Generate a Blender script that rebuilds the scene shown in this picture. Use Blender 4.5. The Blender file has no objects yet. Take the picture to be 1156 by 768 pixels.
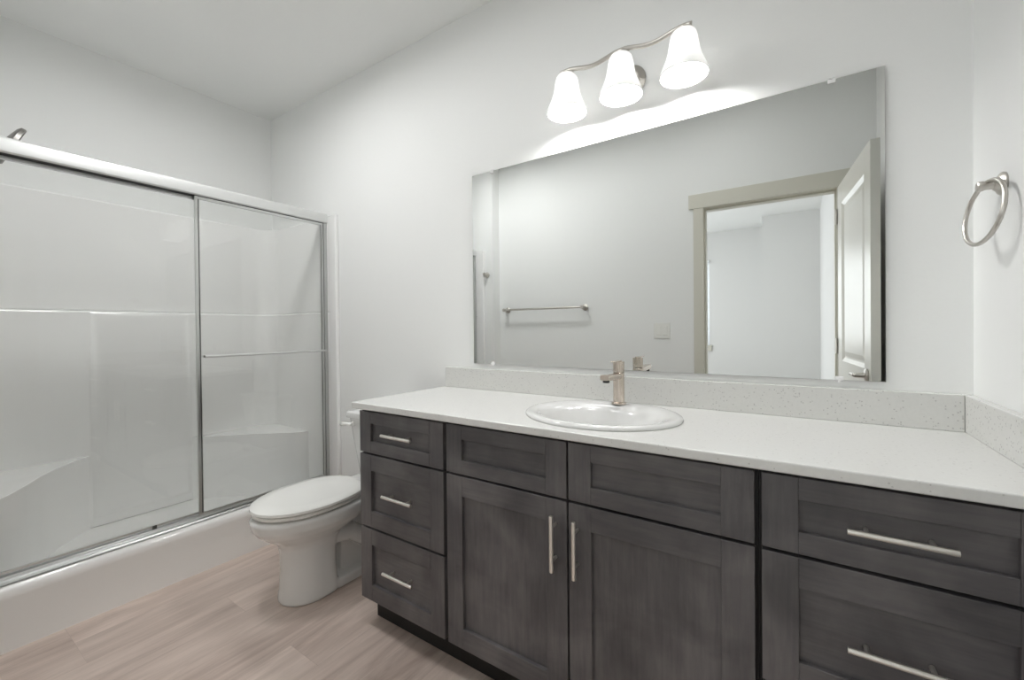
import bpy, bmesh, math, random
from mathutils import Vector, Matrix
PI = math.pi
S = bpy.context.scene
COL = S.collection

# ------------------------------------------------------------------ camera
def make_camera():
    yaw, roll, pitch = math.radians(33.7768), math.radians(-.5703), math.radians(-.4118)
    F = Vector((-math.sin(yaw)*math.cos(pitch), math.cos(yaw)*math.cos(pitch), math.sin(pitch)))
    rt = Vector((math.cos(yaw), math.sin(yaw), 0)); up = rt.cross(F)
    r2 = rt*math.cos(roll)+up*math.sin(roll); u2 = -rt*math.sin(roll)+up*math.cos(roll)
    cd = bpy.data.cameras.new('camera'); c = bpy.data.objects.new('camera', cd); COL.objects.link(c)
    m = Matrix((r2, u2, -F)).transposed().to_4x4(); m.translation = Vector((0, -1.6306, 1.1913))
    c.matrix_world = m
    cd.sensor_width = 36; cd.lens = 480.0/1156*36; cd.shift_y = -(384-375.785)/1156
    cd.clip_start = .005
    S.camera = c
make_camera()

# ------------------------------------------------------------------ view, world, lights
S.view_settings.view_transform = 'Standard'; S.view_settings.look = 'None'
S.view_settings.gamma = 1; S.view_settings.use_curve_mapping = False
S.view_settings.exposure = 0.08
S.cycles.use_denoising = True
S.cycles.max_bounces = 16; S.cycles.diffuse_bounces = 10; S.cycles.glossy_bounces = 8
S.cycles.transmission_bounces = 10; S.cycles.transparent_max_bounces = 24
S.cycles.sample_clamp_indirect = 6
S.cycles.caustics_reflective = False; S.cycles.caustics_refractive = False
BULB = 235.0          # emission of each vanity bulb
DAY_BED = 40.0      # daylight at the bedroom's far window and an added, unseen side opening (W)
FILL_LAMP = 46.0; FILL_LAMP_V = 8.5     # ceiling lamps added to the bathroom for fill (emission strength)
BED_FILL = 11.0      # ceiling lamp added to brighten the bedroom
w = bpy.data.worlds.new('world'); S.world = w; w.use_nodes = True
w.node_tree.nodes['Background'].inputs[0].default_value = (.80, .90, 1, 1)
w.node_tree.nodes['Background'].inputs[1].default_value = 1.0
def area(name, loc, rot, sx, sy, e, col=(1, 1, 1)):
    l = bpy.data.lights.new(name, 'AREA'); l.shape = 'RECTANGLE'; l.size = sx; l.size_y = sy; l.energy = e; l.color = col
    o = bpy.data.objects.new(name, l); o.location = loc; o.rotation_euler = rot; COL.objects.link(o); return o
area('daylight_far_window', (-1.95, -6.30, 1.6), (-PI/2, 0, PI), 1.5, 1.4, DAY_BED, (.97, .985, 1))
area('daylight_side_fill', (-3.55, -3.8, 1.5), (0, -PI/2, 0), 1.5, 1.8, DAY_BED*1.6, (.97, .985, 1))  # added fill daylight from an unseen side window

# ------------------------------------------------------------------ materials
def lin(c):
    c /= 255.0
    return c/12.92 if c <= .04045 else ((c+.055)/1.055)**2.4
def rgb(r, g, b): return (lin(r), lin(g), lin(b), 1)
def mat(name, col, rough=.5, metal=0, spec=.5, coat=0, bump=None, aniso=0):
    m = bpy.data.materials.new(name); m.use_nodes = True; nt = m.node_tree
    b = nt.nodes['Principled BSDF']
    b.inputs['Base Color'].default_value = col; b.inputs['Roughness'].default_value = rough
    b.inputs['Metallic'].default_value = metal; b.inputs['Specular IOR Level'].default_value = spec
    b.inputs['Coat Weight'].default_value = coat; b.inputs['Coat Roughness'].default_value = .05
    if aniso: b.inputs['Anisotropic'].default_value = aniso
    if bump:
        sc, st, dist = bump
        tc = nt.nodes.new('ShaderNodeTexCoord'); n = nt.nodes.new('ShaderNodeTexNoise'); bp = nt.nodes.new('ShaderNodeBump')
        n.inputs['Scale'].default_value = sc; n.inputs['Detail'].default_value = 4
        bp.inputs['Strength'].default_value = st; bp.inputs['Distance'].default_value = dist
        nt.links.new(tc.outputs['Object'], n.inputs['Vector']); nt.links.new(n.outputs['Fac'], bp.inputs['Height'])
        nt.links.new(bp.outputs['Normal'], b.inputs['Normal'])
    return m
def nodes(m): return m.node_tree.nodes, m.node_tree.links, m.node_tree.nodes['Principled BSDF']

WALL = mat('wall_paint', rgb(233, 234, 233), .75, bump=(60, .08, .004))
CEIL = mat('ceiling_paint', rgb(235, 236, 235), .9, bump=(45, .15, .004))
TRIM = mat('greige_trim_paint', rgb(207, 205, 194), .38)
DOORP = mat('door_paint', rgb(214, 213, 206), .30)
WHITE_PL = mat('white_plastic', rgb(232, 232, 228), .3)
FIBER = mat('fiberglass_white', rgb(238, 238, 237), .12, spec=.5, coat=.3)
PORC = mat('white_porcelain', rgb(224, 224, 223), .10, coat=.5)
SEATP = mat('white_seat_plastic', rgb(236, 236, 233), .2, coat=.2)
NICK = mat('brushed_nickel', rgb(198, 194, 188), .30, 1, bump=(300, .05, .001))
NICKD = mat('dark_nickel', rgb(150, 148, 144), .42, 1)
NICKW = mat('satin_nickel_pull', rgb(236, 232, 226), .34, 1)
FAUC = mat('faucet_nickel', rgb(214, 203, 192), .20, 1)
CHROME = mat('polished_aluminium', rgb(205, 206, 205), .28, 1)
ALU = mat('satin_white_aluminium', rgb(208, 209, 208), .34, .35)
DARKM = mat('dark_rubber', rgb(60, 60, 58), .6)
DARKGAP = mat('drain_dark', rgb(40, 40, 40), .4, .8)
CLIP = mat('clear_plastic_clip', rgb(240, 240, 240), .1)
SLAT = mat('blind_slat', rgb(235, 238, 240), .5)
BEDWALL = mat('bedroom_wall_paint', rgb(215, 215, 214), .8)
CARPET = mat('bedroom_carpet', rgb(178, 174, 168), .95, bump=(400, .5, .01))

def quartz(name, base, fleck, amt, fleck2):
    m = mat(name, base, .22, coat=.15); N, L, b = nodes(m)
    tc = N.new('ShaderNodeTexCoord'); v = N.new('ShaderNodeTexVoronoi'); v.inputs['Scale'].default_value = 210
    L.new(tc.outputs['Object'], v.inputs['Vector'])
    n = N.new('ShaderNodeTexNoise'); n.inputs['Scale'].default_value = 120; L.new(tc.outputs['Object'], n.inputs['Vector'])
    s = N.new('ShaderNodeSeparateColor'); L.new(v.outputs['Color'], s.inputs[0])
    g = N.new('ShaderNodeMath'); g.operation = 'GREATER_THAN'; g.inputs[1].default_value = 1-amt; L.new(s.outputs[0], g.inputs[0])
    d = N.new('ShaderNodeMath'); d.operation = 'LESS_THAN'; d.inputs[1].default_value = .42; L.new(v.outputs['Distance'], d.inputs[0])
    mu = N.new('ShaderNodeMath'); mu.operation = 'MULTIPLY'; L.new(g.outputs[0], mu.inputs[0]); L.new(d.outputs[0], mu.inputs[1])
    mc = N.new('ShaderNodeMix'); mc.data_type = 'RGBA'; mc.inputs[6].default_value = fleck; mc.inputs[7].default_value = fleck2
    L.new(s.outputs[1], mc.inputs[0])
    mx = N.new('ShaderNodeMix'); mx.data_type = 'RGBA'; mx.inputs[6].default_value = base
    L.new(mu.outputs[0], mx.inputs[0]); L.new(mc.outputs[2], mx.inputs[7])
    cr = N.new('ShaderNodeMix'); cr.data_type = 'RGBA'; cr.blend_type = 'MULTIPLY'
    L.new(mx.outputs[2], cr.inputs[6])
    ra = N.new('ShaderNodeValToRGB'); ra.color_ramp.elements[0].color = (.97, .97, .97, 1); ra.color_ramp.elements[1].color = (1, 1, 1, 1)
    ra.color_ramp.elements[0].position = .3; ra.color_ramp.elements[1].position = .6
    L.new(n.outputs['Fac'], ra.inputs[0]); L.new(ra.outputs[0], cr.inputs[7]); cr.inputs[0].default_value = 1
    L.new(cr.outputs[2], b.inputs['Base Color'])
    return m
QUARTZ = quartz('white_quartz', rgb(221, 221, 219), rgb(196, 195, 193), .035, rgb(206, 205, 203))
QUARTZ_S = quartz('white_quartz_splash', rgb(212, 212, 209), rgb(174, 173, 171), .09, rgb(194, 193, 191))

def wood_dark(name, axis):
    m = mat(name, rgb(58, 54, 51), .36, spec=.5); N, L, b = nodes(m)
    tc = N.new('ShaderNodeTexCoord'); oi = N.new('ShaderNodeObjectInfo')
    ad = N.new('ShaderNodeVectorMath'); ad.operation = 'ADD'
    rm = N.new('ShaderNodeVectorMath'); rm.operation = 'SCALE'; rm.inputs['Scale'].default_value = 0
    L.new(tc.outputs['Object'], ad.inputs[0]); L.new(oi.outputs['Location'], rm.inputs[0]); L.new(rm.outputs[0], ad.inputs[1])
    mp = N.new('ShaderNodeMapping'); sc = [38, 38, 38]; sc[axis] = 3.0; mp.inputs['Scale'].default_value = sc
    L.new(ad.outputs[0], mp.inputs['Vector'])
    n = N.new('ShaderNodeTexNoise'); n.inputs['Scale'].default_value = 2.2; n.inputs['Detail'].default_value = 7; n.inputs['Roughness'].default_value = .62
    L.new(mp.outputs[0], n.inputs['Vector'])
    n2 = N.new('ShaderNodeTexNoise'); n2.inputs['Scale'].default_value = 5.5; n2.inputs['Detail'].default_value = 5; n2.inputs['Distortion'].default_value = .6
    L.new(ad.outputs[0], n2.inputs['Vector'])
    r1 = N.new('ShaderNodeValToRGB'); e = r1.color_ramp.elements
    e[0].position = .28; e[0].color = rgb(88, 87, 90); e[1].position = .75; e[1].color = rgb(108, 106, 108)
    L.new(n.outputs['Fac'], r1.inputs[0])
    r2 = N.new('ShaderNodeValToRGB'); e = r2.color_ramp.elements
    e[0].position = .34; e[0].color = (.62, .60, .60, 1); e[1].position = .66; e[1].color = (1.16, 1.12, 1.08, 1)
    L.new(n2.outputs['Fac'], r2.inputs[0])
    mx = N.new('ShaderNodeMix'); mx.data_type = 'RGBA'; mx.blend_type = 'MULTIPLY'; mx.inputs[0].default_value = 1
    L.new(r1.outputs[0], mx.inputs[6]); L.new(r2.outputs[0], mx.inputs[7]); L.new(mx.outputs[2], b.inputs['Base Color'])
    bp = N.new('ShaderNodeBump'); bp.inputs['Strength'].default_value = .08; bp.inputs['Distance'].default_value = .002
    L.new(n.outputs['Fac'], bp.inputs['Height']); L.new(bp.outputs['Normal'], b.inputs['Normal'])
    return m
WOOD_H = wood_dark('stained_maple_horizontal', 0)
WOOD_V = wood_dark('stained_maple_vertical', 2)
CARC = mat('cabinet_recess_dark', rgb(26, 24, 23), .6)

def floor_mat():
    m = mat('vinyl_plank', rgb(170, 152, 141), .42, spec=.4); N, L, b = nodes(m)
    tc = N.new('ShaderNodeTexCoord')
    mp = N.new('ShaderNodeMapping'); mp.inputs['Rotation'].default_value = (0, 0, PI/2)
    L.new(tc.outputs['Object'], mp.inputs['Vector'])
    br = N.new('ShaderNodeTexBrick'); br.inputs['Scale'].default_value = 1
    br.inputs['Brick Width'].default_value = 1.22; br.inputs['Row Height'].default_value = .178
    br.inputs['Mortar Size'].default_value = .0009; br.inputs['Mortar Smooth'].default_value = .6; br.offset = .37; br.offset_frequency = 3
    br.inputs['Color1'].default_value = (0, 0, 0, 1); br.inputs['Color2'].default_value = (1, 1, 1, 1); br.inputs['Mortar'].default_value = (.4, .4, .4, 1)
    L.new(mp.outputs[0], br.inputs['Vector'])
    sp = N.new('ShaderNodeSeparateColor'); L.new(br.outputs['Color'], sp.inputs[0])
    off = N.new('ShaderNodeCombineXYZ'); ms = N.new('ShaderNodeMath'); ms.operation = 'MULTIPLY'; ms.inputs[1].default_value = 7.3
    L.new(sp.outputs[0], ms.inputs[0]); L.new(ms.outputs[0], off.inputs[0]); L.new(ms.outputs[0], off.inputs[1])
    ad = N.new('ShaderNodeVectorMath'); ad.operation = 'ADD'; L.new(tc.outputs['Object'], ad.inputs[0]); L.new(off.outputs[0], ad.inputs[1])
    st = N.new('ShaderNodeMapping'); st.inputs['Scale'].default_value = (6.5, 1.0, 6.5); L.new(ad.outputs[0], st.inputs['Vector'])
    n = N.new('ShaderNodeTexNoise'); n.inputs['Scale'].default_value = 1.5; n.inputs['Detail'].default_value = 6; n.inputs['Roughness'].default_value = .55; n.inputs['Distortion'].default_value = .9
    L.new(st.outputs[0], n.inputs['Vector'])
    st2 = N.new('ShaderNodeMapping'); st2.inputs['Scale'].default_value = (60, 3, 60); L.new(ad.outputs[0], st2.inputs['Vector'])
    n2 = N.new('ShaderNodeTexNoise'); n2.inputs['Scale'].default_value = 2.0; n2.inputs['Detail'].default_value = 5
    L.new(st2.outputs[0], n2.inputs['Vector'])
    r = N.new('ShaderNodeValToRGB'); e = r.color_ramp.elements
    e[0].position = .25; e[0].color = rgb(166, 148, 138); e[1].position = .72; e[1].color = rgb(216, 200, 190)
    k = e.new(.48); k.color = rgb(198, 181, 171)
    L.new(n.outputs['Fac'], r.inputs[0])
    r2 = N.new('ShaderNodeValToRGB'); e = r2.color_ramp.elements
    e[0].position = .3; e[0].color = (.91, .91, .91, 1); e[1].position = .65; e[1].color = (1.03, 1.03, 1.03, 1)
    L.new(n2.outputs['Fac'], r2.inputs[0])
    mx = N.new('ShaderNodeMix'); mx.data_type = 'RGBA'; mx.blend_type = 'MULTIPLY'; mx.inputs[0].default_value = 1
    L.new(r.outputs[0], mx.inputs[6]); L.new(r2.outputs[0], mx.inputs[7])
    r3 = N.new('ShaderNodeValToRGB'); e = r3.color_ramp.elements; e[0].color = (.95, .95, .95, 1); e[1].color = (1.04, 1.04, 1.04, 1)
    L.new(sp.outputs[0], r3.inputs[0])
    mx2 = N.new('ShaderNodeMix'); mx2.data_type = 'RGBA'; mx2.blend_type = 'MULTIPLY'; mx2.inputs[0].default_value = 1
    L.new(mx.outputs[2], mx2.inputs[6]); L.new(r3.outputs[0], mx2.inputs[7])
    mx3 = N.new('ShaderNodeMix'); mx3.data_type = 'RGBA'; mx3.inputs[7].default_value = rgb(120, 104, 95)
    mf = N.new('ShaderNodeMath'); mf.operation = 'MULTIPLY'; mf.inputs[1].default_value = .28
    L.new(br.outputs['Fac'], mf.inputs[0]); L.new(mf.outputs[0], mx3.inputs[0]); L.new(mx2.outputs[2], mx3.inputs[6])
    L.new(mx3.outputs[2], b.inputs['Base Color'])
    bp = N.new('ShaderNodeBump'); bp.inputs['Strength'].default_value = .06; bp.inputs['Distance'].default_value = .002
    L.new(n2.outputs['Fac'], bp.inputs['Height']); L.new(bp.outputs['Normal'], b.inputs['Normal'])
    return m
FLOOR = floor_mat()

def mirror_mat():
    m = bpy.data.materials.new('mirror_silver'); m.use_nodes = True; nt = m.node_tree; nt.nodes.clear()
    g = nt.nodes.new('ShaderNodeBsdfGlossy'); g.inputs['Roughness'].default_value = 0; g.inputs['Color'].default_value = (.90, .915, .905, 1)
    o = nt.nodes.new('ShaderNodeOutputMaterial'); nt.links.new(g.outputs[0], o.inputs[0]); return m
MIRROR = mirror_mat()
def glass_mat():
    m = bpy.data.materials.new('clear_shower_glass'); m.use_nodes = True; nt = m.node_tree; nt.nodes.clear()
    t = nt.nodes.new('ShaderNodeBsdfTransparent'); t.inputs[0].default_value = (.99, .994, .991, 1)
    g = nt.nodes.new('ShaderNodeBsdfGlossy'); g.inputs['Roughness'].default_value = .0
    f = nt.nodes.new('ShaderNodeFresnel')
    ge = nt.nodes.new('ShaderNodeNewGeometry'); ml = nt.nodes.new('ShaderNodeMix'); ml.inputs[2].default_value = 1.5; ml.inputs[3].default_value = 1/1.5
    nt.links.new(ge.outputs['Backfacing'], ml.inputs[0]); nt.links.new(ml.outputs[0], f.inputs[0])
    mx = nt.nodes.new('ShaderNodeMixShader'); o = nt.nodes.new('ShaderNodeOutputMaterial')
    nt.links.new(f.outputs[0], mx.inputs[0]); nt.links.new(t.outputs[0], mx.inputs[1]); nt.links.new(g.outputs[0], mx.inputs[2])
    nt.links.new(mx.outputs[0], o.inputs[0]); return m
GLASS = glass_mat()
def shade_mat():
    m = bpy.data.materials.new('frosted_glass_shade'); m.use_nodes = True; nt = m.node_tree; nt.nodes.clear()
    t = nt.nodes.new('ShaderNodeBsdfTranslucent'); t.inputs[0].default_value = (.93, .93, .92, 1)
    d = nt.nodes.new('ShaderNodeBsdfDiffuse'); d.inputs[0].default_value = (.9, .9, .9, 1)
    g = nt.nodes.new('ShaderNodeBsdfGlossy'); g.inputs['Roughness'].default_value = .15
    a = nt.nodes.new('ShaderNodeMixShader'); a.inputs[0].default_value = .70
    b = nt.nodes.new('ShaderNodeMixShader'); b.inputs[0].default_value = .04
    o = nt.nodes.new('ShaderNodeOutputMaterial'); L = nt.links
    L.new(t.outputs[0], a.inputs[1]); L.new(d.outputs[0], a.inputs[2]); L.new(a.outputs[0], b.inputs[1]); L.new(g.outputs[0], b.inputs[2]); L.new(b.outputs[0], o.inputs[0])
    return m
SHADE = shade_mat()
def emit(name, col, st):
    m = bpy.data.materials.new(name); m.use_nodes = True; nt = m.node_tree; nt.nodes.clear()
    e = nt.nodes.new('ShaderNodeEmission'); e.inputs[0].default_value = col; e.inputs[1].default_value = st
    o = nt.nodes.new('ShaderNodeOutputMaterial'); nt.links.new(e.outputs[0], o.inputs[0]); return m
BULBM = emit('lit_bulb', (1, .99, .97, 1), BULB)
FILLM = emit('ceiling_fill_glow', (1, 1, 1, 1), FILL_LAMP)
FILLV = emit('vanity_fill_glow', (1, 1, 1, 1), FILL_LAMP_V)
BEDM = emit('bedroom_fill_glow', (1, .98, .96, 1), BED_FILL)

# ------------------------------------------------------------------ mesh helpers
def empty(name, loc=(0, 0, 0), rz=0):
    o = bpy.data.objects.new(name, None); COL.objects.link(o); o.location = loc; o.rotation_euler = (0, 0, rz)
    o.empty_display_size = .05; return o
def tag(o, label, cat, group=None):
    o['label'] = label; o['category'] = cat
    if group: o['group'] = group
    return o
def obj(name, bm, m, parent=None, bevel=0, smooth=False, seg=2):
    bmesh.ops.recalc_face_normals(bm, faces=bm.faces)
    me = bpy.data.meshes.new(name); bm.to_mesh(me); bm.free(); me.materials.append(m)
    if smooth:
        for p in me.polygons: p.use_smooth = True
    o = bpy.data.objects.new(name, me); COL.objects.link(o)
    if parent: o.parent = parent
    if bevel:
        b = o.modifiers.new('bevel', 'BEVEL'); b.width = bevel; b.segments = seg; b.limit_method = 'ANGLE'; b.angle_limit = math.radians(40)
        b.harden_normals = False
    if smooth == 'auto':
        try: me.set_sharp_from_angle(angle=math.radians(38))
        except Exception: pass
    return o
def box(bm, x0, x1, y0, y1, z0, z1):
    vs = [bm.verts.new((x, y, z)) for x in (x0, x1) for y in (y0, y1) for z in (z0, z1)]
    for f in ((0, 1, 3, 2), (4, 6, 7, 5), (0, 4, 5, 1), (2, 3, 7, 6), (0, 2, 6, 4), (1, 5, 7, 3)):
        bm.faces.new([vs[i] for i in f])
    return bm
def B(*a):
    bm = bmesh.new()
    if a: box(bm, *a)
    return bm
def loft(bm, rings, cap0=True, cap1=True, closed=True):
    R = [[bm.verts.new(p) for p in r] for r in rings]; n = len(R[0])
    for a, b in zip(R, R[1:]):
        for i in range(n if closed else n-1):
            j = (i+1) % n; bm.faces.new((a[i], a[j], b[j], b[i]))
    if cap0: bm.faces.new(R[0])
    if cap1: bm.faces.new(list(reversed(R[-1])))
    return bm
def basis(d):
    d = Vector(d).normalized(); a = Vector((0, 0, 1)) if abs(d.z) < .9 else Vector((1, 0, 0))
    u = d.cross(a).normalized(); return u, d.cross(u)
def cyl(bm, p, q, r, r2=None, n=24):
    p, q = Vector(p), Vector(q); u, v = basis(q-p); r2 = r if r2 is None else r2
    return loft(bm, [[c+k*(math.cos(t)*u+math.sin(t)*v) for t in (2*PI*i/n for i in range(n))] for c, k in ((p, r), (q, r2))])
def lathe(bm, p, d, prof, n=32, cap0=True, cap1=True):
    """prof = [(distance along d, radius)]"""
    p = Vector(p); d = Vector(d).normalized(); u, v = basis(d)
    return loft(bm, [[p+d*h+r*(math.cos(2*PI*i/n)*u+math.sin(2*PI*i/n)*v) for i in range(n)] for h, r in prof], cap0, cap1)
def tube(bm, pts, r, n=12, ring=False, ry=None):
    pts = [Vector(p) for p in pts]; out = []; m = len(pts); pu = None
    for i, p in enumerate(pts):
        a = pts[(i-1) % m] if (ring or i) else p; b = pts[(i+1) % m] if (ring or i < m-1) else p
        d = (b-a).normalized()
        if pu is None: u, v = basis(d)
        else:
            u = (pu-d*pu.dot(d)).normalized(); v = d.cross(u)
        pu = u; rr = r[i] if isinstance(r, (list, tuple)) else r
        out.append([p+rr*(math.cos(2*PI*k/n)*u+(ry or rr)/rr*math.sin(2*PI*k/n)*v) for k in range(n)])
    if ring: out.append(out[0]); 
    if ring:
        R = [[bm.verts.new(q) for q in s] for s in out[:-1]]
        for i in range(m):
            a, b = R[i], R[(i+1) % m]
            for k in range(n): bm.faces.new((a[k], a[(k+1) % n], b[(k+1) % n], b[k]))
        return bm
    return loft(bm, out)
def ell(cx, cy, a, b, z, n=64, p=2.0):
    r = []
    for i in range(n):
        t = 2*PI*i/n; c, s = math.cos(t), math.sin(t)
        r.append((cx+a*math.copysign(abs(c)**(2/p), c), cy+b*math.copysign(abs(s)**(2/p), s), z))
    return r
def prism(bm, poly, z0, z1):
    return loft(bm, [[(x, y, z0) for x, y in poly], [(x, y, z1) for x, y in poly]])
def struct(name, bm, m, bevel=0, parent=None):
    o = obj(name, bm, m, parent, bevel)
    if not parent: o['kind'] = 'structure'
    return o

# ------------------------------------------------------------------ room shell
XR, XL, YF, YB, H = .3936, -3.207, -1.64, 0.0, 2.743       # right wall, shower wall, doorway wall, mirror wall
T = .12
DX0, DX1, DH = -.545, .210, 2.036                           # doorway
struct('floor', B(XL-T, XR+T, YF-.06, YB+T, -.05, 0), FLOOR)
struct('ceiling', B(XL-T, XR+T, YF-T, YB+T, H, H+.05), CEIL)
struct('wall_back', B(XL-T, XR+T, YB, YB+T, 0, H), WALL)
struct('wall_left', B(XL-T, XL, YF-T, YB, 0, H), WALL)
struct('wall_right', B(XR, XR+T, YF-T, YB, 0, H), WALL)
bm = B(XL, DX0-.02, YF-T, YF, 0, H); box(bm, DX1+.02, XR, YF-T, YF, 0, H); box(bm, DX0-.02, DX1+.02, YF-T, YF, DH+.02, H)
box(bm, XL, -2.31, YF, -1.532, 0, H)                         # thicker stretch that closes the shower alcove
struct('wall_front', bm, WALL)
# bedroom seen through the doorway, in the mirror
YE = -6.0
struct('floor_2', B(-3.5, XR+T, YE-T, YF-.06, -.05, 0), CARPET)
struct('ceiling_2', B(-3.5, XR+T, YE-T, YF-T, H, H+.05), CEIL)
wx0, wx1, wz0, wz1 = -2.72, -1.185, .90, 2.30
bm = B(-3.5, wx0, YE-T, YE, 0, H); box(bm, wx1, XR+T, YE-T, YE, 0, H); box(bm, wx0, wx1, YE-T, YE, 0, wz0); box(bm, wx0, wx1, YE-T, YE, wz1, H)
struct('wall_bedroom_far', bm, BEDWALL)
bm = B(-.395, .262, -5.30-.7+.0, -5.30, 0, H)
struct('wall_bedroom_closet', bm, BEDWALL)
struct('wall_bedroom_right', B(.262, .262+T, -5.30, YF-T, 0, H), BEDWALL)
bm = B(-3.5, -3.3, YE, -4.7, 0, H); box(bm, -3.5, -3.3, -2.9, YF-T, 0, H); box(bm, -3.5, -3.3, -4.7, -2.9, 0, .75); box(bm, -3.5, -3.3, -4.7, -2.9, 2.25, H)  # opening added to let the side fill daylight in
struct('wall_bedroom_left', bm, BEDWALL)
# window in the bedroom
WF = mat('window_vinyl', rgb(236, 238, 240), .4)
wn = empty('window_1', ((wx0+wx1)/2, YE-.06, wz0)); wn['kind'] = 'structure'
bm = bmesh.new(); c = (wx0+wx1)/2; hw = (wx1-wx0)/2; zh = wz1-wz0
box(bm, -hw, -hw+.05, -.03, .03, 0, zh); box(bm, hw-.05, hw, -.03, .03, 0, zh); box(bm, -hw+.05, hw-.05, -.03, .03, 0, .05); box(bm, -hw+.05, hw-.05, -.03, .03, zh-.05, zh); box(bm, -hw+.05, hw-.05, -.02, .02, zh/2-.02, zh/2+.02)
obj('window_frame', bm, WF, wn, .004)
obj('window_pane', B(-hw+.05, hw-.05, -.003, .003, .05, zh-.05), GLASS, wn)
bm = B(wx0-.03, wx1+.03, YE+.001, YE+.03, wz0-.09, wz0-.015); box(bm, wx0-.04, wx1+.04, YE+.001, YE+.045, wz0-.014, wz0+.006)
s_ = struct('trim_4', bm, TRIM, .003)
bl = tag(empty('window_blind', (c, YE+.02, wz0)), 'white horizontal slat blind lowered over the bedroom window seen through the doorway', 'blind')
obj('headrail', B(-hw, hw, -.022, .022, zh-.045, zh-.005), SLAT, bl, .003)
bm = bmesh.new(); k = 0
z = .03
while z < zh-.06:
    bm2 = [bm.verts.new(p) for p in ((-hw+.004, -.018, z+.006), (hw-.004, -.018, z+.006), (hw-.004, .018, z-.006), (-hw+.004, .018, z-.006), (-hw+.004, -.018, z+.0085), (hw-.004, -.018, z+.0085), (hw-.004, .018, z-.0035), (-hw+.004, .018, z-.0035))]
    for f in ((0, 1, 2, 3), (7, 6, 5, 4), (0, 4, 5, 1), (1, 5, 6, 2), (2, 6, 7, 3), (3, 7, 4, 0)): bm.faces.new([bm2[i] for i in f])
    z += .042
obj('slats', bm, SLAT, bl)
obj('bottom_rail', B(-hw+.002, hw-.002, -.02, .02, .004, .02), SLAT, bl, .002)

# door casing: trim_1 around the doorway on the bathroom side, jamb lining
bm = B(DX0-.062, DX0+.004, YF+.0005, YF+.014, 0, DH-.001); struct('trim_1', bm, TRIM, .0015)
bm = B(DX1-.004, DX1+.062, YF+.0005, YF+.014, 0, DH-.001); struct('trim_2', bm, TRIM, .0015)
bm = B(DX0-.092, DX1+.092, YF+.0005, YF+.018, DH, DH+.10); struct('trim_3', bm, TRIM, .0015)
bm = B(DX0-.0195, DX0+.0, YF-T, YF-.0005, 0, DH); box(bm, DX1, DX1+.0195, YF-T, YF-.0005, 0, DH); box(bm, DX0-.0195, DX1+.0195, YF-T, YF-.0005, DH, DH+.0195)
box(bm, DX0, DX0+.011, YF-T+.02, YF-.04, 0, DH); box(bm, DX1-.011, DX1, YF-T+.02, YF-.04, 0, DH); box(bm, DX0+.011, DX1-.011, YF-T+.02, YF-.04, DH-.011, DH)
struct('trim_5', bm, TRIM)
for nm, a in (('baseboard_front', (-2.30, DX0-.064, YF+.0005, YF+.014, 0, .09)), ('baseboard_back', (-2.39, -1.50, YB-.014, YB-.0005, 0, .09))):
    struct(nm, B(*a), TRIM, .002)

# ------------------------------------------------------------------ swung-open door leaf
hinge = Vector((.2095, YF+.022)); free = Vector((.278, -.872)); dv = free-hinge
W = dv.length; ang = math.atan2(dv.y, dv.x)
d1 = empty('door_1', (hinge.x, hinge.y, .008), ang); d1['kind'] = 'structure'
dh, th = 2.022, .036                                        # local x along leaf, local y = +: towards the room (-x world)
def door_leaf():
    bm = bmesh.new(); st = .112; pans = [(.22, .86), (.985, 1.90)]
    box(bm, 0, st, -th, 0, 0, dh); box(bm, W-st, W, -th, 0, 0, dh)
    zs = [(0, .22), (.86, .985), (1.90, dh)]
    for a, b in zs: box(bm, st, W-st, -th, 0, a, b)
    for a, b in pans:
        for s, y0 in ((1, 0.0), (-1, -th)):                  # sloping moulding and raised field on both faces
            r = [[(st, y0, a), (W-st, y0, a), (W-st, y0, b), (st, y0, b)]]
            for ins, dy in ((.018, -.011), (.028, -.011), (.055, -.004)):
                r.append([(st+ins, y0+s*dy, a+ins), (W-st-ins, y0+s*dy, a+ins), (W-st-ins, y0+s*dy, b-ins), (st+ins, y0+s*dy, b-ins)])
            loft(bm, r, False, True)
    return bm
leaf = obj('door_leaf', door_leaf(), DOORP, d1, .0012)
hd = obj('door_handle', lathe(bmesh.new(), (W-.06, 0.0005, .955), (0, 1, 0), [(0, .030), (.006, .031), (.010, .027), (.012, .012), (.045, .011), (.050, .009)]), NICK, d1, 0, 'auto')
bm = tube(bmesh.new(), [(W-.058, .046, .955), (W-.075, .048, .955), (W-.12, .048, .957), (W-.165, .046, .953)], [.010, .009, .0075, .0065])
obj('lever', bm, NICK, hd, 0, True)
bm = bmesh.new()
for z in (.25, 1.02, 1.80): cyl(bm, (-.004, .006, z), (-.004, .006, z+.09), .006, n=12)
obj('hinge', bm, NICK, d1, 0, 'auto')

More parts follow.
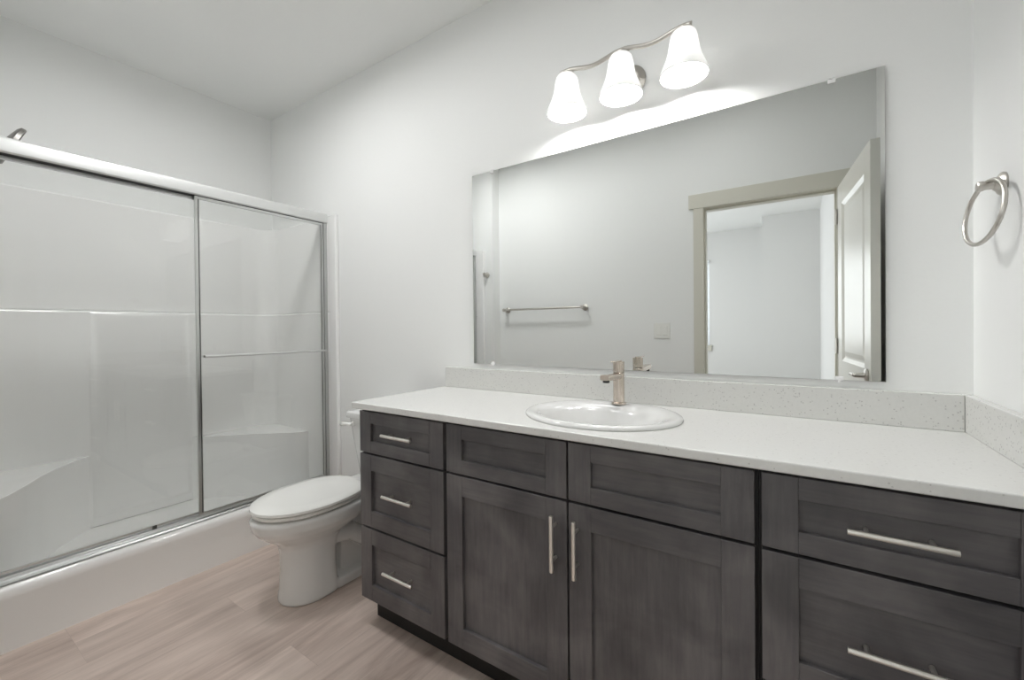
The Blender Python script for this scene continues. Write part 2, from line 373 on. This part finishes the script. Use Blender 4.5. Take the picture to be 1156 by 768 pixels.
# ------------------------------------------------------------------ shower surround (fibreglass)
SX0, SX1, SY0, SY1 = -3.203, -2.462, -1.528, -.004          # outer size of the unit
ZT = 1.925
sh = tag(empty('shower_stall', ((SX0+SX1)/2, (SY0+SY1)/2, 0)), 'white moulded fibreglass shower stall with low kerb and corner seats', 'shower stall')
ox, oy = sh.location.x, sh.location.y
def L_(pts): return [(x-ox, y-oy) for x, y in pts]
def arc(cx, cy, r, a0, a1, n=8): return [(cx+r*math.cos(math.radians(a0+(a1-a0)*i/n)), cy+r*math.sin(math.radians(a0+(a1-a0)*i/n))) for i in range(n+1)]
def wall_profile(ins, r=.12):
    """inner outline of the surround, from the front edge of the right end wall round to the left end wall"""
    x0, y0, y1 = SX0+.022+ins, SY0+.024+ins, SY1-.024-ins
    f1, f0 = SY1-.024, SY0+.024
    p = [(SX1-.015, f1)] + ([(-2.572, f1), (-2.600, y1)] if ins else [])
    p += arc(x0+r, y1-r, r, 90, 180); p += arc(x0+r, y0+r, r, 180, 270); p += ([(-2.600, y0), (-2.572, f0)] if ins else []) + [(SX1-.015, f0)]
    return p
def shell(ins, z0, z1, top=True):
    inn = wall_profile(ins); out = [(SX1-.015, SY1), (SX0, SY1), (SX0, SY0), (SX1-.015, SY0)]
    bm = bmesh.new(); poly = L_(inn+list(reversed(out)))
    prism(bm, poly, z0, z1); return bm
bm = shell(0, 1.315, ZT)
o = obj('upper_wall', bm, FIBER, sh, .010, 'auto', 3)
bm = shell(.018, .14, 1.3149)
o = obj('lower_wall', bm, FIBER, sh, .010, 'auto', 3)
# front flanges beside the doors
for y0, y1 in ((SY1-.022, SY1+.003), (SY0-.003, SY0+.022)):
    obj('flange', B(SX1-.0148-ox, SX1+.063-ox, y0-oy, y1-oy, .02, ZT), FIBER, sh, .005, 'auto', 3)
# floor pan with kerb
bm = B(SX0-ox, SX1-.11-ox, SY0-oy, SY1-oy, .02, .1399)
obj('pan', bm, FIBER, sh, .01, 'auto', 3)
prof = [(-2.575, .0), (-2.575, .235), (-2.565, .247), (-2.500, .250), (-2.478, .246), (-2.465, .236), (-2.458, .222), (-2.457, .200), (-2.463, .180), (-2.463, .0)]
bm = loft(bmesh.new(), [[(x-ox, y-oy, z) for x, z in prof] for y in (SY0+.002, SY1-.002)])
obj('kerb', bm, FIBER, sh, 0, 'auto')
# central recess panel moulding on the back wall, with raised border
bm = bmesh.new(); xw = SX0+.040-ox
yc0, yc1 = -.98-oy, -.55-oy
r = [[(xw-.001, yc0-.012, .185), (xw-.001, yc1+.012, .185), (xw-.001, yc1+.012, 1.31), (xw-.001, yc0-.012, 1.31)]]
for d, ins in ((.005, 0.0), (.0065, .004), (.0065, .018), (.002, .034)):
    r.append([(xw+d, yc0+ins, .197+ins), (xw+d, yc1-ins, .197+ins), (xw+d, yc1-ins, 1.300-ins), (xw+d, yc0+ins, 1.300-ins)])
loft(bm, r); obj('back_panel', bm, FIBER, sh, 0, 'auto')
# corner seats
def seat_poly(sgn, pts):
    yw = (SY1-.040) if sgn > 0 else (SY0+.040)
    x0 = SX0+.038
    return [(x0, yw)]+[(x0, pts[0][1])]+pts+[(pts[-1][0], yw)]
seatR = [(-3.165, -.535), (-3.09, -.46), (-3.00, -.37), (-2.90, -.27), (-2.80, -.19), (-2.73, -.13), (-2.70, -.09), (-2.69, -.046)]
seatL = [(-3.165, -1.00), (-3.10, -1.07), (-3.01, -1.15), (-2.90, -1.22), (-2.78, -1.28), (-2.68, -1.34), (-2.62, -1.40), (-2.60, -1.484)]
for sgn, pts in ((1, seatR), (-1, seatL)):
    bm = prism(bmesh.new(), L_(seat_poly(sgn, pts)), .13, .535)
    obj('seat', bm, FIBER, sh, .018, 'auto', 4)
# drain
bm = lathe(bmesh.new(), (-2.85-ox, -.765-oy, .1402), (0, 0, 1), [(0, .055), (.003, .055), (.004, .050)], 28)
obj('drain', bm, NICK, sh, 0, 'auto')

# ------------------------------------------------------------------ sliding shower doors
XG = -2.508
se = tag(empty('shower_door', (XG, (SY0+SY1)/2, .25)), 'bypass sliding glass shower door in a pale aluminium frame', 'shower door')
gx, gy, gz = se.location
def LB(x0, x1, y0, y1, z0, z1): return B(x0-gx, x1-gx, y0-gy, y1-gy, z0-gz, z1-gz)
YA, YZ = SY0+.0245, SY1-.0245
bm = bmesh.new()
hp = [(-.030, 1.878), (-.030, 1.930), (-.024, 1.938), (.018, 1.941), (.028, 1.936), (.033, 1.926), (.033, 1.884), (.028, 1.878), (.024, 1.878), (.024, 1.886), (-.022, 1.886), (-.022, 1.878)]
loft(bm, [[(x, y-gy, z-gz) for x, z in hp] for y in (YA, YZ)])
obj('header', bm, ALU, se, .001, 'auto')
obj('header_seal', LB(XG-.018, XG+.021, YA+.001, YZ-.001, 1.879, 1.8855), DARKM, se)
bp = [(-.030, .2505), (-.030, .262), (-.022, .272), (.012, .272), (.016, .262), (.030, .258), (.034, .2505)]
bm = loft(bmesh.new(), [[(x, y-gy, z-gz) for x, z in bp] for y in (YA, YZ)])
obj('bottom_track', bm, CHROME, se, .001, 'auto')
for y0, y1 in ((YZ-.022, YZ-.0005), (YA+.0005, YA+.022)):
    obj('jamb', LB(XG-.022, XG+.026, y0, y1, .2725, 1.8775), CHROME, se, .0015)
def sliding(xc, y0, y1, bar, sy):
    # the leaf's rails and stiles, its pane, its bar
    bm = bmesh.new(); a = .0065
    for q in ((y0, y0+.013), (y1-.013, y1)):
        box(bm, xc-a-gx, xc+a-gx, q[0]-gy, q[1]-gy, .276-gz, 1.876-gz)
    box(bm, xc-a-gx, xc+a-gx, y0+.013-gy, y1-.013-gy, 1.862-gz, 1.876-gz)
    box(bm, xc-a-gx, xc+a-gx, y0+.013-gy, y1-.013-gy, .276-gz, .286-gz)
    d = obj('sliding_door', bm, CHROME, se, .001)
    obj('glass_pane', LB(xc-.0025, xc+.0025, y0+.012, y1-.012, .285, 1.864), GLASS, d)
    g = LB(xc+a, xc+a+.0012, y0+.0132, y0+.0165, .286, 1.862)
    box(g, xc+a-gx, xc+a+.0012-gx, y1-.0165-gy, y1-.0132-gy, .286-gz, 1.862-gz)
    obj('gasket', g, DARKM, d)
    if bar:
        zb = 1.072; x = xc+.042; bm = bmesh.new()
        cyl(bm, (x-gx, y0+.022-gy, zb-gz), (x-gx, y1-.010-gy, zb-gz), .0065, n=16)
        obj('door_bar', bm, ALU, d, .001, 'auto')
        for yy in (y0+.035, y1-.022):
            b2 = B(xc+a-gx, x+.004-gx, yy-.008-gy, yy+.008-gy, zb-.006-gz, zb+.006-gz)
            obj('bar_bracket', b2, NICK, d, .002)
    return d
sliding(XG+.014, -.742, YZ-.024, True, 1)
sliding(XG-.012, YA+.024, -.712, False, -1)
bm = bmesh.new(); box(bm, XG-.024-gx, XG+.004-gx, -.922-gy, -.906-gy, .2725-gz, .2757-gz); box(bm, XG-.003-gx, XG+.002-gx, -.922-gy, -.906-gy, .2725-gz, .288-gz)
obj('guide', bm, DARKM, se, .001)

# shower head on the far end wall
hdx = -2.85
so = tag(empty('showerhead', (hdx, SY0+.026, 2.02)), 'round brushed nickel shower head leaning out above the door header', 'shower head')
def SL(p): return Vector(p)-so.location
bm = lathe(bmesh.new(), SL((hdx, SY0+.0005, 2.04)), (0, 1, 0), [(0, .03), (.006, .03), (.012, .014)], 24); obj('flange', bm, NICK, so, 0, 'auto')
bm = tube(bmesh.new(), [SL((hdx, SY0+.008, 2.04)), SL((hdx, -1.45, 2.055)), SL((hdx, -1.38, 2.05)), SL((hdx, -1.335, 2.035))], .009); obj('shower_arm', bm, NICKD, so, 0, True)
cdir = Vector((0, .917, -.40)).normalized()
bm = lathe(bmesh.new(), SL((hdx, -1.340, 2.038)), cdir, [(0, .012), (.016, .016), (.026, .024), (.036, .076), (.044, .090), (.058, .091), (.062, .086)], 40); obj('spray_plate', bm, NICKD, so, 0, 'auto')

# ------------------------------------------------------------------ toilet
TX = -1.872
tt = tag(empty('toilet', (TX, -.42, 0)), 'white two-piece elongated toilet with closed lid between shower and vanity', 'toilet')
def egg(yf, yb, hw, z, n=48, pb=2.6, cx=0.0, wide=.42):
    """outline: rounded long front at yf, fuller back at yb; widest `wide` of the way from the back"""
    r = []; ym = yb+(yf-yb)*wide
    for i in range(n):
        t = 2*PI*i/n; c, s = math.cos(t), math.sin(t)
        if s < 0: x = hw*math.copysign(abs(c)**(2/2.05), c); y = ym+(yf-ym)*abs(s)**(2/2.05)
        else: x = hw*math.copysign(abs(c)**(2/pb), c); y = ym+(yb-ym)*abs(s)**(2/pb)
        r.append((cx+x, y+.42, z))
    return r
bm = bmesh.new()
loft(bm, [egg(-.664, -.43, .113, 0, pb=4), egg(-.666, -.43, .116, .012, pb=4), egg(-.660, -.435, .110, .05, pb=4), egg(-.655, -.44, .106, .14, pb=4), egg(-.656, -.44, .106, .20, pb=4), egg(-.662, -.43, .110, .245, pb=4),
          egg(-.682, -.40, .122, .272), egg(-.718, -.34, .145, .298), egg(-.750, -.29, .168, .325), egg(-.770, -.26, .183, .352), egg(-.778, -.25, .188, .385), egg(-.774, -.25, .185, .396), egg(-.768, -.25, .181, .401)])
def sbox(bm, x0, x1, y0, y1, z0, z1, tap=0): loft(bm, [[(a, b+.42, z0) for a, b in ((x0, y0), (x1, y0), (x1, y1), (x0, y1))], [(a, b+.42, z1) for a, b in ((x0+tap, y0), (x1-tap, y0), (x1-tap, y1), (x0+tap, y1))]])
sbox(bm, -.105, .105, -.45, -.115, 0, .038, .004)
sbox(bm, -.045, .045, -.40, -.12, .03, .34)
sbox(bm, -.165, .165, -.36, -.045, .325, .392, -.01)
for sx in (-1, 1):
    tube(bm, [(sx*.03, -.52+.42, .20), (sx*.052, -.44+.42, .235), (sx*.062, -.36+.42, .225), (sx*.062, -.28+.42, .165), (sx*.060, -.20+.42, .10), (sx*.055, -.15+.42, .04)], [.045, .045, .042, .042, .045, .045], 16)
bo = obj('bowl', bm, PORC, tt, 0, True)
rm = bo.modifiers.new('remesh', 'REMESH'); rm.mode = 'VOXEL'; rm.voxel_size = .0055; rm.use_smooth_shade = True
sm = bo.modifiers.new('smooth', 'SMOOTH'); sm.iterations = 5; sm.factor = .5
for sx in (-1, 1):
    obj('bolt_cap', lathe(bmesh.new(), (sx*.088, -.255+.42, .036), (0, 0, 1), [(0, .014), (.012, .013), (.018, .008), (.020, .001)], 20), WHITE_PL, tt, 0, True)
bm = bmesh.new(); loft(bm, [egg(-.760, -.292, .175, .4075, wide=.5), egg(-.766, -.290, .180, .411, wide=.5), egg(-.767, -.290, .181, .419, wide=.5), egg(-.764, -.292, .178, .4235, wide=.5)])
obj('seat', bm, SEATP, tt, 0, 'auto')
bm = bmesh.new(); loft(bm, [egg(-.766, -.288, .181, .4265, wide=.5), egg(-.774, -.284, .188, .432, wide=.5), egg(-.772, -.285, .187, .442, wide=.5), egg(-.760, -.290, .178, .4480, wide=.5), egg(-.70, -.31, .14, .4520, wide=.5), egg(-.60, -.40, .06, .4535, wide=.5)])
obj('lid', bm, SEATP, tt, 0, 'auto')
for sx in (-1, 1):
    bm = cyl(bmesh.new(), (sx*.075-.02, -.272+.42, .418), (sx*.075+.02, -.272+.42, .418), .0135, n=20); obj('hinge', bm, SEATP, tt, .002, 'auto')
def rr(hw, y0, y1, z, r=.035):
    y0 += .42; y1 += .42; p = []
    for cx, cy, a in ((hw-r, y1-.012, 0), (-hw+r, y1-.012, 90), (-hw+r, y0+r, 180), (hw-r, y0+r, 270)):
        q = r if a >= 180 else .012
        xx = cx if q == r else math.copysign(hw-.012, cx)
        for k in range(7): t = math.radians(a+90*k/6); p.append((xx+q*math.cos(t), cy+q*math.sin(t), z))
    return p
bm = loft(bmesh.new(), [rr(.120, -.165, -.030, .393), rr(.128, -.172, -.028, .405), rr(.135, -.178, -.025, .46), rr(.160, -.190, -.02, .60), rr(.178, -.196, -.018, .70), rr(.180, -.197, -.018, .717)])
obj('tank', bm, PORC, tt, 0, 'auto')
bm = loft(bmesh.new(), [rr(.183, -.200, -.016, .7175), rr(.194, -.212, -.012, .723), rr(.196, -.214, -.011, .738), rr(.193, -.211, -.013, .750), rr(.184, -.202, -.02, .756), rr(.15, -.17, -.05, .758)])
obj('tank_lid', bm, PORC, tt, 0, 'auto')
bm = lathe(bmesh.new(), (-.130, -.193+.42, .690), (0, -1, 0), [(0, .013), (.010, .013), (.012, .010), (.022, .010)], 20)
fl = obj('flush_handle', bm, SEATP, tt, 0, 'auto')
bm = tube(bmesh.new(), [(-.120, -.219+.42, .690), (-.150, -.222+.42, .690), (-.180, -.222+.42, .687), (-.206, -.218+.42, .683)], [.009, .009, .0105, .010], 14)
obj('lever', bm, SEATP, fl, 0, True)

# ------------------------------------------------------------------ vanity
YFR = -.545          # face of the doors and drawer fronts
def front(name, par, x0, x1, z0, z1, st, rt, vertical=False):
    """five-piece shaker front; the part's own mesh is the frame, the panel and rails are its sub-parts"""
    px, py, pz = par.location
    yb, yf = YFR+.019-py, YFR-py; x0 -= px; x1 -= px
    f = obj(name, B(x0+st-.0005, x1-st+.0005, yf+.012, yb-.001, z0+rt-.0005, z1-rt+.0005), WOOD_V if vertical else WOOD_H, par)
    for a, b in ((x0, x0+st), (x1-st, x1)): obj('stile', B(a, b, yf, yb, z0, z1), WOOD_V, f, .0012)
    for a, b in ((z1-rt, z1), (z0, z0+rt)): obj('rail', B(x0+st, x1-st, yf, yb, a, b), WOOD_H, f, .0012)
    return f
def pull(par, f, cx, cz, horiz=True, ln=.160, yface=YFR):
    px, py, pz = par.location; x, y = cx-px, yface-.030-py; bm = bmesh.new(); r = .006
    if horiz: cyl(bm, (x-ln/2, y, cz), (x+ln/2, y, cz), r, n=20)
    else: cyl(bm, (x, y, cz-ln/2), (x, y, cz+ln/2), r, n=20)
    yb = YFR-py+(.010 if yface > YFR else 0)
    for s in (-1, 1):
        o_ = s*.048
        if horiz: cyl(bm, (x+o_, y+.003, cz), (x+o_, yb-.0003, cz), .0045, n=14)
        else: cyl(bm, (x, y+.003, cz+o_), (x, yb-.0003, cz+o_), .0045, n=14)
    obj('pull', bm, NICKW, f, .0006, 'auto')
def carcass(name, label, x0, x1, stiles, rails, endl=False, grp=None):
    c = tag(empty(name, ((x0+x1)/2, -.26, 0)), label, 'cabinet', grp); px, py = c.location.x, c.location.y
    zt = .8795; bm = bmesh.new(); e = .0005
    for a, b in ((x0+e, x0+.016), (x1-.016, x1-e)): box(bm, a-px, b-px, -.505-py, -.002-py, .1095, zt)
    box(bm, x0+.016-px, x1-.016-px, -.505-py, -.002-py, .1095, .125); box(bm, x0+.016-px, x1-.016-px, -.018-py, -.002-py, .125, zt)
    obj('carcass', bm, WOOD_V if endl else CARC, c)
    bm = bmesh.new()
    for a, b in stiles: box(bm, a-px, b-px, -.525-py, -.505-py, .1095, zt)
    for a, b in rails:
        for (s0, s1), (t0, t1) in zip(stiles, stiles[1:]): box(bm, s1-px, t0-px, -.525-py, -.505-py, a, b)
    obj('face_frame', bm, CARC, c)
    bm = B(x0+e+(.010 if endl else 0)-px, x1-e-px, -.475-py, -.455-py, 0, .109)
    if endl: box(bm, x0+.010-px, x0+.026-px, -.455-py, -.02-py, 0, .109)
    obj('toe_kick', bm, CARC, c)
    return c
xa, xb_, xc_, xd = -1.475, -1.0100, -.0725, XR-.001
R3 = [(.1095, .135), (.395, .420), (.690, .715), (.850, .8795)]
DRH = [(.116, .4035, .064), (.4110, .6995, .064), (.7070, .8705, .047)]
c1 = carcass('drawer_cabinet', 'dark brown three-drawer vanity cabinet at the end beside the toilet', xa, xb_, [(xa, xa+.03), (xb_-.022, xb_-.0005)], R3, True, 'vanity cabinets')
for z0, z1, rt in reversed(DRH):
    f = front('drawer', c1, xa+.002, xb_-.0085, z0, z1, .066, rt); pull(c1, f, -1.240, {.7070: .791, .4110: .557, .116: .262}[z0], True, .160, YFR+.0095 if 1 else YFR)
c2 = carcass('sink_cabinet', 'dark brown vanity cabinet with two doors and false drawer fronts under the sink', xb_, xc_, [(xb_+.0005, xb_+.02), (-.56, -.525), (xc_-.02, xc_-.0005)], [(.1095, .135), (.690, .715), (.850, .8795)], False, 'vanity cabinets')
fx = [(-1.0035, -.5455), (-.5395, -.0795)]
for a, b in fx: front('false_front', c2, a, b, .7070, .8705, .068, .047)
for (a, b), hx in zip(fx, (-.5800, -.5105)):
    f = front('door', c2, a, b, .116, .6995, .068, .068, True); pull(c2, f, hx, .582, False)
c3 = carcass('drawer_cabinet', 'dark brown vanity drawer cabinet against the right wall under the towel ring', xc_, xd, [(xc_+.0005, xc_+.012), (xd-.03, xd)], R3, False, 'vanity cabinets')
for z0, z1, rt in reversed(DRH):
    f = front('drawer', c3, -.0660, xd-.006, z0, z1, .068, rt); pull(c3, f, .161, {.7070: .785, .4110: .549, .116: .262}[z0], True, .158, YFR+.0095)

# worktop with an oval cut-out
ct = tag(empty('countertop', (-.55, -.28, .88)), 'white speckled quartz vanity countertop with low splash along the walls', 'countertop')
cx0, cx1, cy0 = -1.501, XR-.0005, -.564
SKX, SKY = -.541, -.300
def top_mesh():
    bm = bmesh.new(); z = .0250
    out = [(cx0, cy0), (cx1, cy0), (cx1, -.0005), (cx0, -.0005)]
    vo = [bm.verts.new((x+.55, y+.28, z)) for x, y in out]; vi = [bm.verts.new((x+.55, y+.28, z)) for x, y, _ in ell(SKX, SKY, .236, .198, 0, 64)]
    es = []
    for r in (vo, vi):
        for i in range(len(r)): es.append(bm.edges.new((r[i], r[(i+1) % len(r)])))
    bmesh.ops.triangle_fill(bm, use_beauty=True, use_dissolve=False, edges=es)
    ex = bmesh.ops.extrude_face_region(bm, geom=bm.faces[:])
    bmesh.ops.translate(bm, vec=(0, 0, -.025), verts=[v for v in ex['geom'] if isinstance(v, bmesh.types.BMVert)])
    return bm
obj('slab', top_mesh(), QUARTZ, ct, .004, False, 3)
obj('backsplash', B(cx0+.012+.55, cx1-.0205+.55, -.0205+.28, -.0008+.28, .0252, .125), QUARTZ_S, ct, .002)
obj('side_splash', B(cx1-.020+.55, cx1-.0002+.55, cy0+.01+.28, -.0008+.28, .0252, .125), QUARTZ_S, ct, .002)

# sink
sk = tag(empty('sink', (SKX, SKY, .905)), 'white oval drop-in sink set into the countertop below the mirror', 'sink')
bm = bmesh.new()
rings = [(0, 0, .2325, .1945, .0008), (0, 0, .2565, .2195, .0006), (0, 0, .2580, .2210, .004), (0, 0, .2560, .2190, .009), (0, 0, .2500, .2130, .0125), (0, -.001, .2400, .2030, .0135), (0, -.006, .2220, .1780, .0105),
         (0, -.014, .2020, .1540, .0030), (0, -.018, .1900, .1440, -.012), (0, -.020, .1750, .1320, -.050), (0, -.020, .1450, .1100, -.095), (0, -.018, .0900, .0700, -.125), (0, -.015, .0300, .0300, -.135), (0, -.015, .0220, .0220, -.137)]
inner = [ell(x, y, a, b, z) for x, y, a, b, z in rings]
under = [(0, -.015, .0220, .0220, -.145), (0, -.015, .0400, .0400, -.143), (0, -.018, .1000, .0800, -.133), (0, -.020, .1540, .1190, -.103), (0, -.020, .1840, .1410, -.055), (0, -.018, .1990, .1530, -.018), (0, 0, .2200, .1850, -.008)]
allr = inner+[ell(x, y, a, b, z) for x, y, a, b, z in under]
R_ = [[bm.verts.new(p) for p in r] for r in allr]; n = 64
for a, b in zip(R_, R_[1:]+[R_[0]]):
    for i in range(n): bm.faces.new((a[i], a[(i+1) % n], b[(i+1) % n], b[i]))
obj('basin', bm, PORC, sk, 0, True)
bm = lathe(bmesh.new(), (0, -.015, -.148), (0, 0, 1), [(0, .0185), (.014, .0185), (.0145, .0212), (.016, .0212), (.0175, .018), (.0150, .006)], 32)
obj('drain', bm, NICK, sk, 0, 'auto')

# faucet
FX, FY = -.541, -.122; fz = .9165
fa = tag(empty('faucet', (FX, FY, fz)), 'brushed nickel single-handle faucet standing on the back rim of the sink', 'faucet')
bm = lathe(bmesh.new(), (0, 0, .0002), (0, 0, 1), [(0, .0265), (.005, .0265), (.007, .0225), (.008, .0205), (.112, .0205), (.113, .0195)], 36)
obj('body', bm, FAUC, fa, 0, 'auto')
bm = bmesh.new()
def rrect(c, d, w, h, r=.006, k=4):
    d = Vector(d).normalized(); u = Vector((1, 0, 0)); v = d.cross(u).normalized(); p = []
    for sx, sy, a in ((1, 1, 0), (-1, 1, 90), (-1, -1, 180), (1, -1, 270)):
        for i in range(k+1):
            t = math.radians(a+90*i/k); p.append(Vector(c)+u*(sx*(w-r)+r*math.cos(t))+v*(sy*(h-r)+r*math.sin(t)))
    return p
dd = (0, -1, .05)
loft(bm, [rrect((0, -.012, .1015), dd, .0160, .0100), rrect((0, -.06, .1040), dd, .0160, .0100), rrect((0, -.125, .1072), dd, .0160, .0100), rrect((0, -.140, .1080), dd, .0155, .0095)])
sp = obj('spout', bm, FAUC, fa, 0, 'auto')
obj('aerator', lathe(bmesh.new(), (0, -.124, .0985), (0, 0, -1), [(0, .0115), (.008, .0115), (.009, .009)], 24), DARKGAP, sp, 0, 'auto')
bm = lathe(bmesh.new(), (0, 0, .1155), (0, 0, 1), [(0, .0200), (.037, .0205), (.039, .0205)], 36)
hn = obj('handle', bm, FAUC, fa, 0, 'auto')
bm = B(-.0085, .0085, -.062, .012, .1547, .1590); obj('lever', bm, FAUC, hn, .0015)
bm = cyl(bmesh.new(), (0, 0, .1130), (0, 0, .1154), .0185, n=32); obj('seam_ring', bm, DARKGAP, fa)

# ------------------------------------------------------------------ mirror and clips
MX0, MX1, MZ0, MZ1 = -1.3094, .2146, 1.0292, 1.9412
mi = tag(empty('mirror', ((MX0+MX1)/2, -.004, MZ0)), 'large frameless rectangular wall mirror above the countertop', 'mirror')
mx, my, mz = mi.location
obj('mirror_glass', B(MX0-mx, MX1-mx, -.0045, .0035, 0, MZ1-MZ0), MIRROR, mi)
for x, z, s in ((-1.190, MZ1, 1), (.092, MZ1, 1), (-1.192, MZ0, -1), (.108, MZ0, -1)):
    bm = B(x-.010-mx, x+.010-mx, -.0085, -.0048, z-mz-(.011 if s > 0 else .004), z-mz+(.004 if s > 0 else .011))
    box(bm, x-.010-mx, x+.010-mx, -.0085, .0035, z-mz+(.0005 if s > 0 else -.0045), z-mz+(.0045 if s > 0 else -.0005))
    cyl(bm, (x-mx, -.0115, z-mz+s*.003), (x-mx, -.0086, z-mz+s*.003), .004, n=12)
    obj('mirror_clip', bm, CLIP, mi, .0005)

# ------------------------------------------------------------------ vanity light
LX, LY = -.527, -.115; K = 1.0168
vl = tag(empty('vanity_light', (LX, -.002, 2.142)), 'three-shade brushed nickel vanity light glowing on the wall above the mirror', 'light fixture')
def VL(x, y, z): return Vector((x-LX, y+.002, z-2.142))
bm = lathe(bmesh.new(), VL(LX, -.0025, 2.142), (0, -1, 0), [(0, .059), (.006, .059), (.010, .055), (.013, .047), (.018, .043), (.022, .034), (.024, .012)], 44)
obj('back_plate', bm, NICK, vl, 0, 'auto')
bm = tube(bmesh.new(), [VL(LX, -.020, 2.142), VL(LX, -.036, 2.146), VL(LX, -.055, 2.165), VL(LX, -.078, 2.192), VL(LX, -.108, 2.202)], .0085, 14); obj('arm', bm, NICK, vl, 0, True)
pts = []
for i in range(61):
    x = LX-.243+.486*i/60; pts.append(VL(x, LY, 2.195+.0087*math.cos(2*PI*(x-LX)/.217)))
bm = tube(bmesh.new(), pts, .0055, 12, ry=.0085); obj('crossbar', bm, NICK, vl, 0, True)
for k in (-1, 0, 1):
    x = LX+k*.217
    bm = lathe(bmesh.new(), VL(x, LY, 2.2002), (0, 0, -1), [(0, .012), (.005, .020), (.010, .029), (.014, .0330), (.020, .0335)], 32)
    obj('socket_cup', bm, NICK, vl, 0, 'auto')
    op = [(.004, .012), (.005, .027), (.008, .0345), (.015, .0395), (.030, .0435), (.050, .0465), (.075, .0505), (.094, .0560), (.111, .0630), (.128, .0700), (.143, .0748), (.150, .0755)]
    prof = op+[(.1515, .0742)]+[(h_+.0015 if h_ < .02 else h_-.0008, r_-.0028) for h_, r_ in reversed(op)]
    bm = bmesh.new(); P_ = VL(x, LY, 2.1895); n = 48
    R2 = [[bm.verts.new((P_.x+K*r*math.cos(2*PI*i/n), P_.y+K*r*math.sin(2*PI*i/n), P_.z-K*h)) for i in range(n)] for h, r in prof]
    for a, b in zip(R2, R2[1:]+[R2[0]]):
        for i in range(n): bm.faces.new((a[i], a[(i+1) % n], b[(i+1) % n], b[i]))
    s_ = obj('lamp_shade', bm, SHADE, vl, 0, True)
    bm = lathe(bmesh.new(), VL(x, LY, 2.165), (0, 0, -1), [(0, .013), (.030, .014), (.045, .018), (.062, .0270), (.080, .0300), (.096, .0285), (.108, .021), (.114, .012), (.116, .002)], 24)
    obj('light_bulb', bm, BULBM, vl, 0, True)

# ------------------------------------------------------------------ small fittings
tr = tag(empty('towel_ring', (XR, -.205, 1.512)), 'round brushed nickel towel ring on the right wall', 'towel ring')
bm = lathe(bmesh.new(), (-.0003, 0, 0), (-1, 0, 0), [(0, .0255), (.004, .0265), (.009, .0225), (.013, .0150), (.017, .0125)], 32); obj('wall_plate', bm, NICK, tr, 0, 'auto')
bm = lathe(bmesh.new(), (-.0145, 0, 0), (-1, 0, 0), [(0, .0095), (.016, .0095), (.020, .0115), (.028, .0115), (.030, .009)], 24); obj('post', bm, NICK, tr, 0, 'auto')
a, b = math.radians(-10), math.radians(8)
h = Vector((math.sin(a), math.cos(a), 0)); nn = Vector((math.cos(a), -math.sin(a), 0)); v = Vector((0, 0, 1))*math.cos(b)+nn*math.sin(b)
cc = Vector((-.026, -.010, .008))-v*.072
bm = tube(bmesh.new(), [cc+.072*(h*math.cos(t)+v*math.sin(t)) for t in (2*PI*i/64 for i in range(64))], .0048, 14, ring=True); obj('ring', bm, NICK, tr, 0, True)

tb = tag(empty('towel_bar', (-1.83, YF, 1.370)), 'long brushed nickel towel bar on the wall facing the mirror', 'towel bar')
bm = cyl(bmesh.new(), (-.385, .068, 0), (.385, .068, 0), .0085, n=20); obj('bar', bm, NICK, tb, .001, 'auto')
for s in (-1, 1):
    bm = lathe(bmesh.new(), (s*.385, .0005, 0), (0, 1, 0), [(0, .026), (.005, .027), (.010, .022), (.014, .012), (.052, .011), (.056, .0145), (.078, .0145), (.081, .012)], 28); obj('mount', bm, NICK, tb, 0, 'auto')
rh = tag(empty('robe_hook', (-2.372, -1.532, 1.698)), 'small round brushed nickel robe hook beside the shower end wall', 'robe hook')
bm = lathe(bmesh.new(), (0, .0005, 0), (0, 1, 0), [(0, .026), (.005, .026), (.010, .020), (.013, .010), (.034, .009)], 28); obj('wall_plate', bm, NICK, rh, 0, 'auto')
bm = lathe(bmesh.new(), (0, .034, 0), (0, 1, .25), [(0, .010), (.006, .016), (.014, .018), (.018, .014)], 24); obj('knob', bm, NICK, rh, 0, 'auto')
ls = tag(empty('light_switch', (-.832, YF, 1.173)), 'white two-rocker light switch plate beside the doorway', 'light switch')
obj('wall_plate', B(-.058, .058, .0005, .006, -.058, .058), WHITE_PL, ls, .002)
for s in (-1, 1):
    q = obj('rocker', B(s*.023-.0165, s*.023+.0165, .0061, .0095, -.033, .033), WHITE_PL, ls, .0015); q.rotation_euler.x = 0

# added ceiling lamps, out of view, for fill in the bathroom and bedroom
def flush(name, label, x, y, r, m, dp=.016):
    t = tag(empty(name, (x, y, H)), label, 'added ceiling light')
    obj('trim_ring', lathe(bmesh.new(), (0, 0, -.0005), (0, 0, -1), [(0, r), (0, r+.022), (dp-.006, r+.022), (dp, r+.012), (dp, r+.001), (.006, r)], 48, False, False), WHITE_PL, t, 0, 'auto')
    obj('diffuser', lathe(bmesh.new(), (0, 0, -.007), (0, 0, -1), [(0, r-.0005), (.004, r-.0005)], 48), m, t, 0)
flush('ceiling_fill_light', 'added round white fill light on the bathroom ceiling near the shower', -2.04, -.90, .165, FILLM, .028)  # added because the vanity light leaves the far wall and shower dark
flush('ceiling_fill_light', 'added middle round white fill light on the bathroom ceiling', -1.28, -.95, .2, FILLV)
flush('ceiling_fill_light', 'added round white fill light on the bathroom ceiling in front of the vanity', -.45, -.95, .2, FILLV)
flush('ceiling_fill_light', 'added round white fill light on the bedroom ceiling', -1.6, -3.9, .25, BEDM)  # unseen lamp added to brighten the bedroom
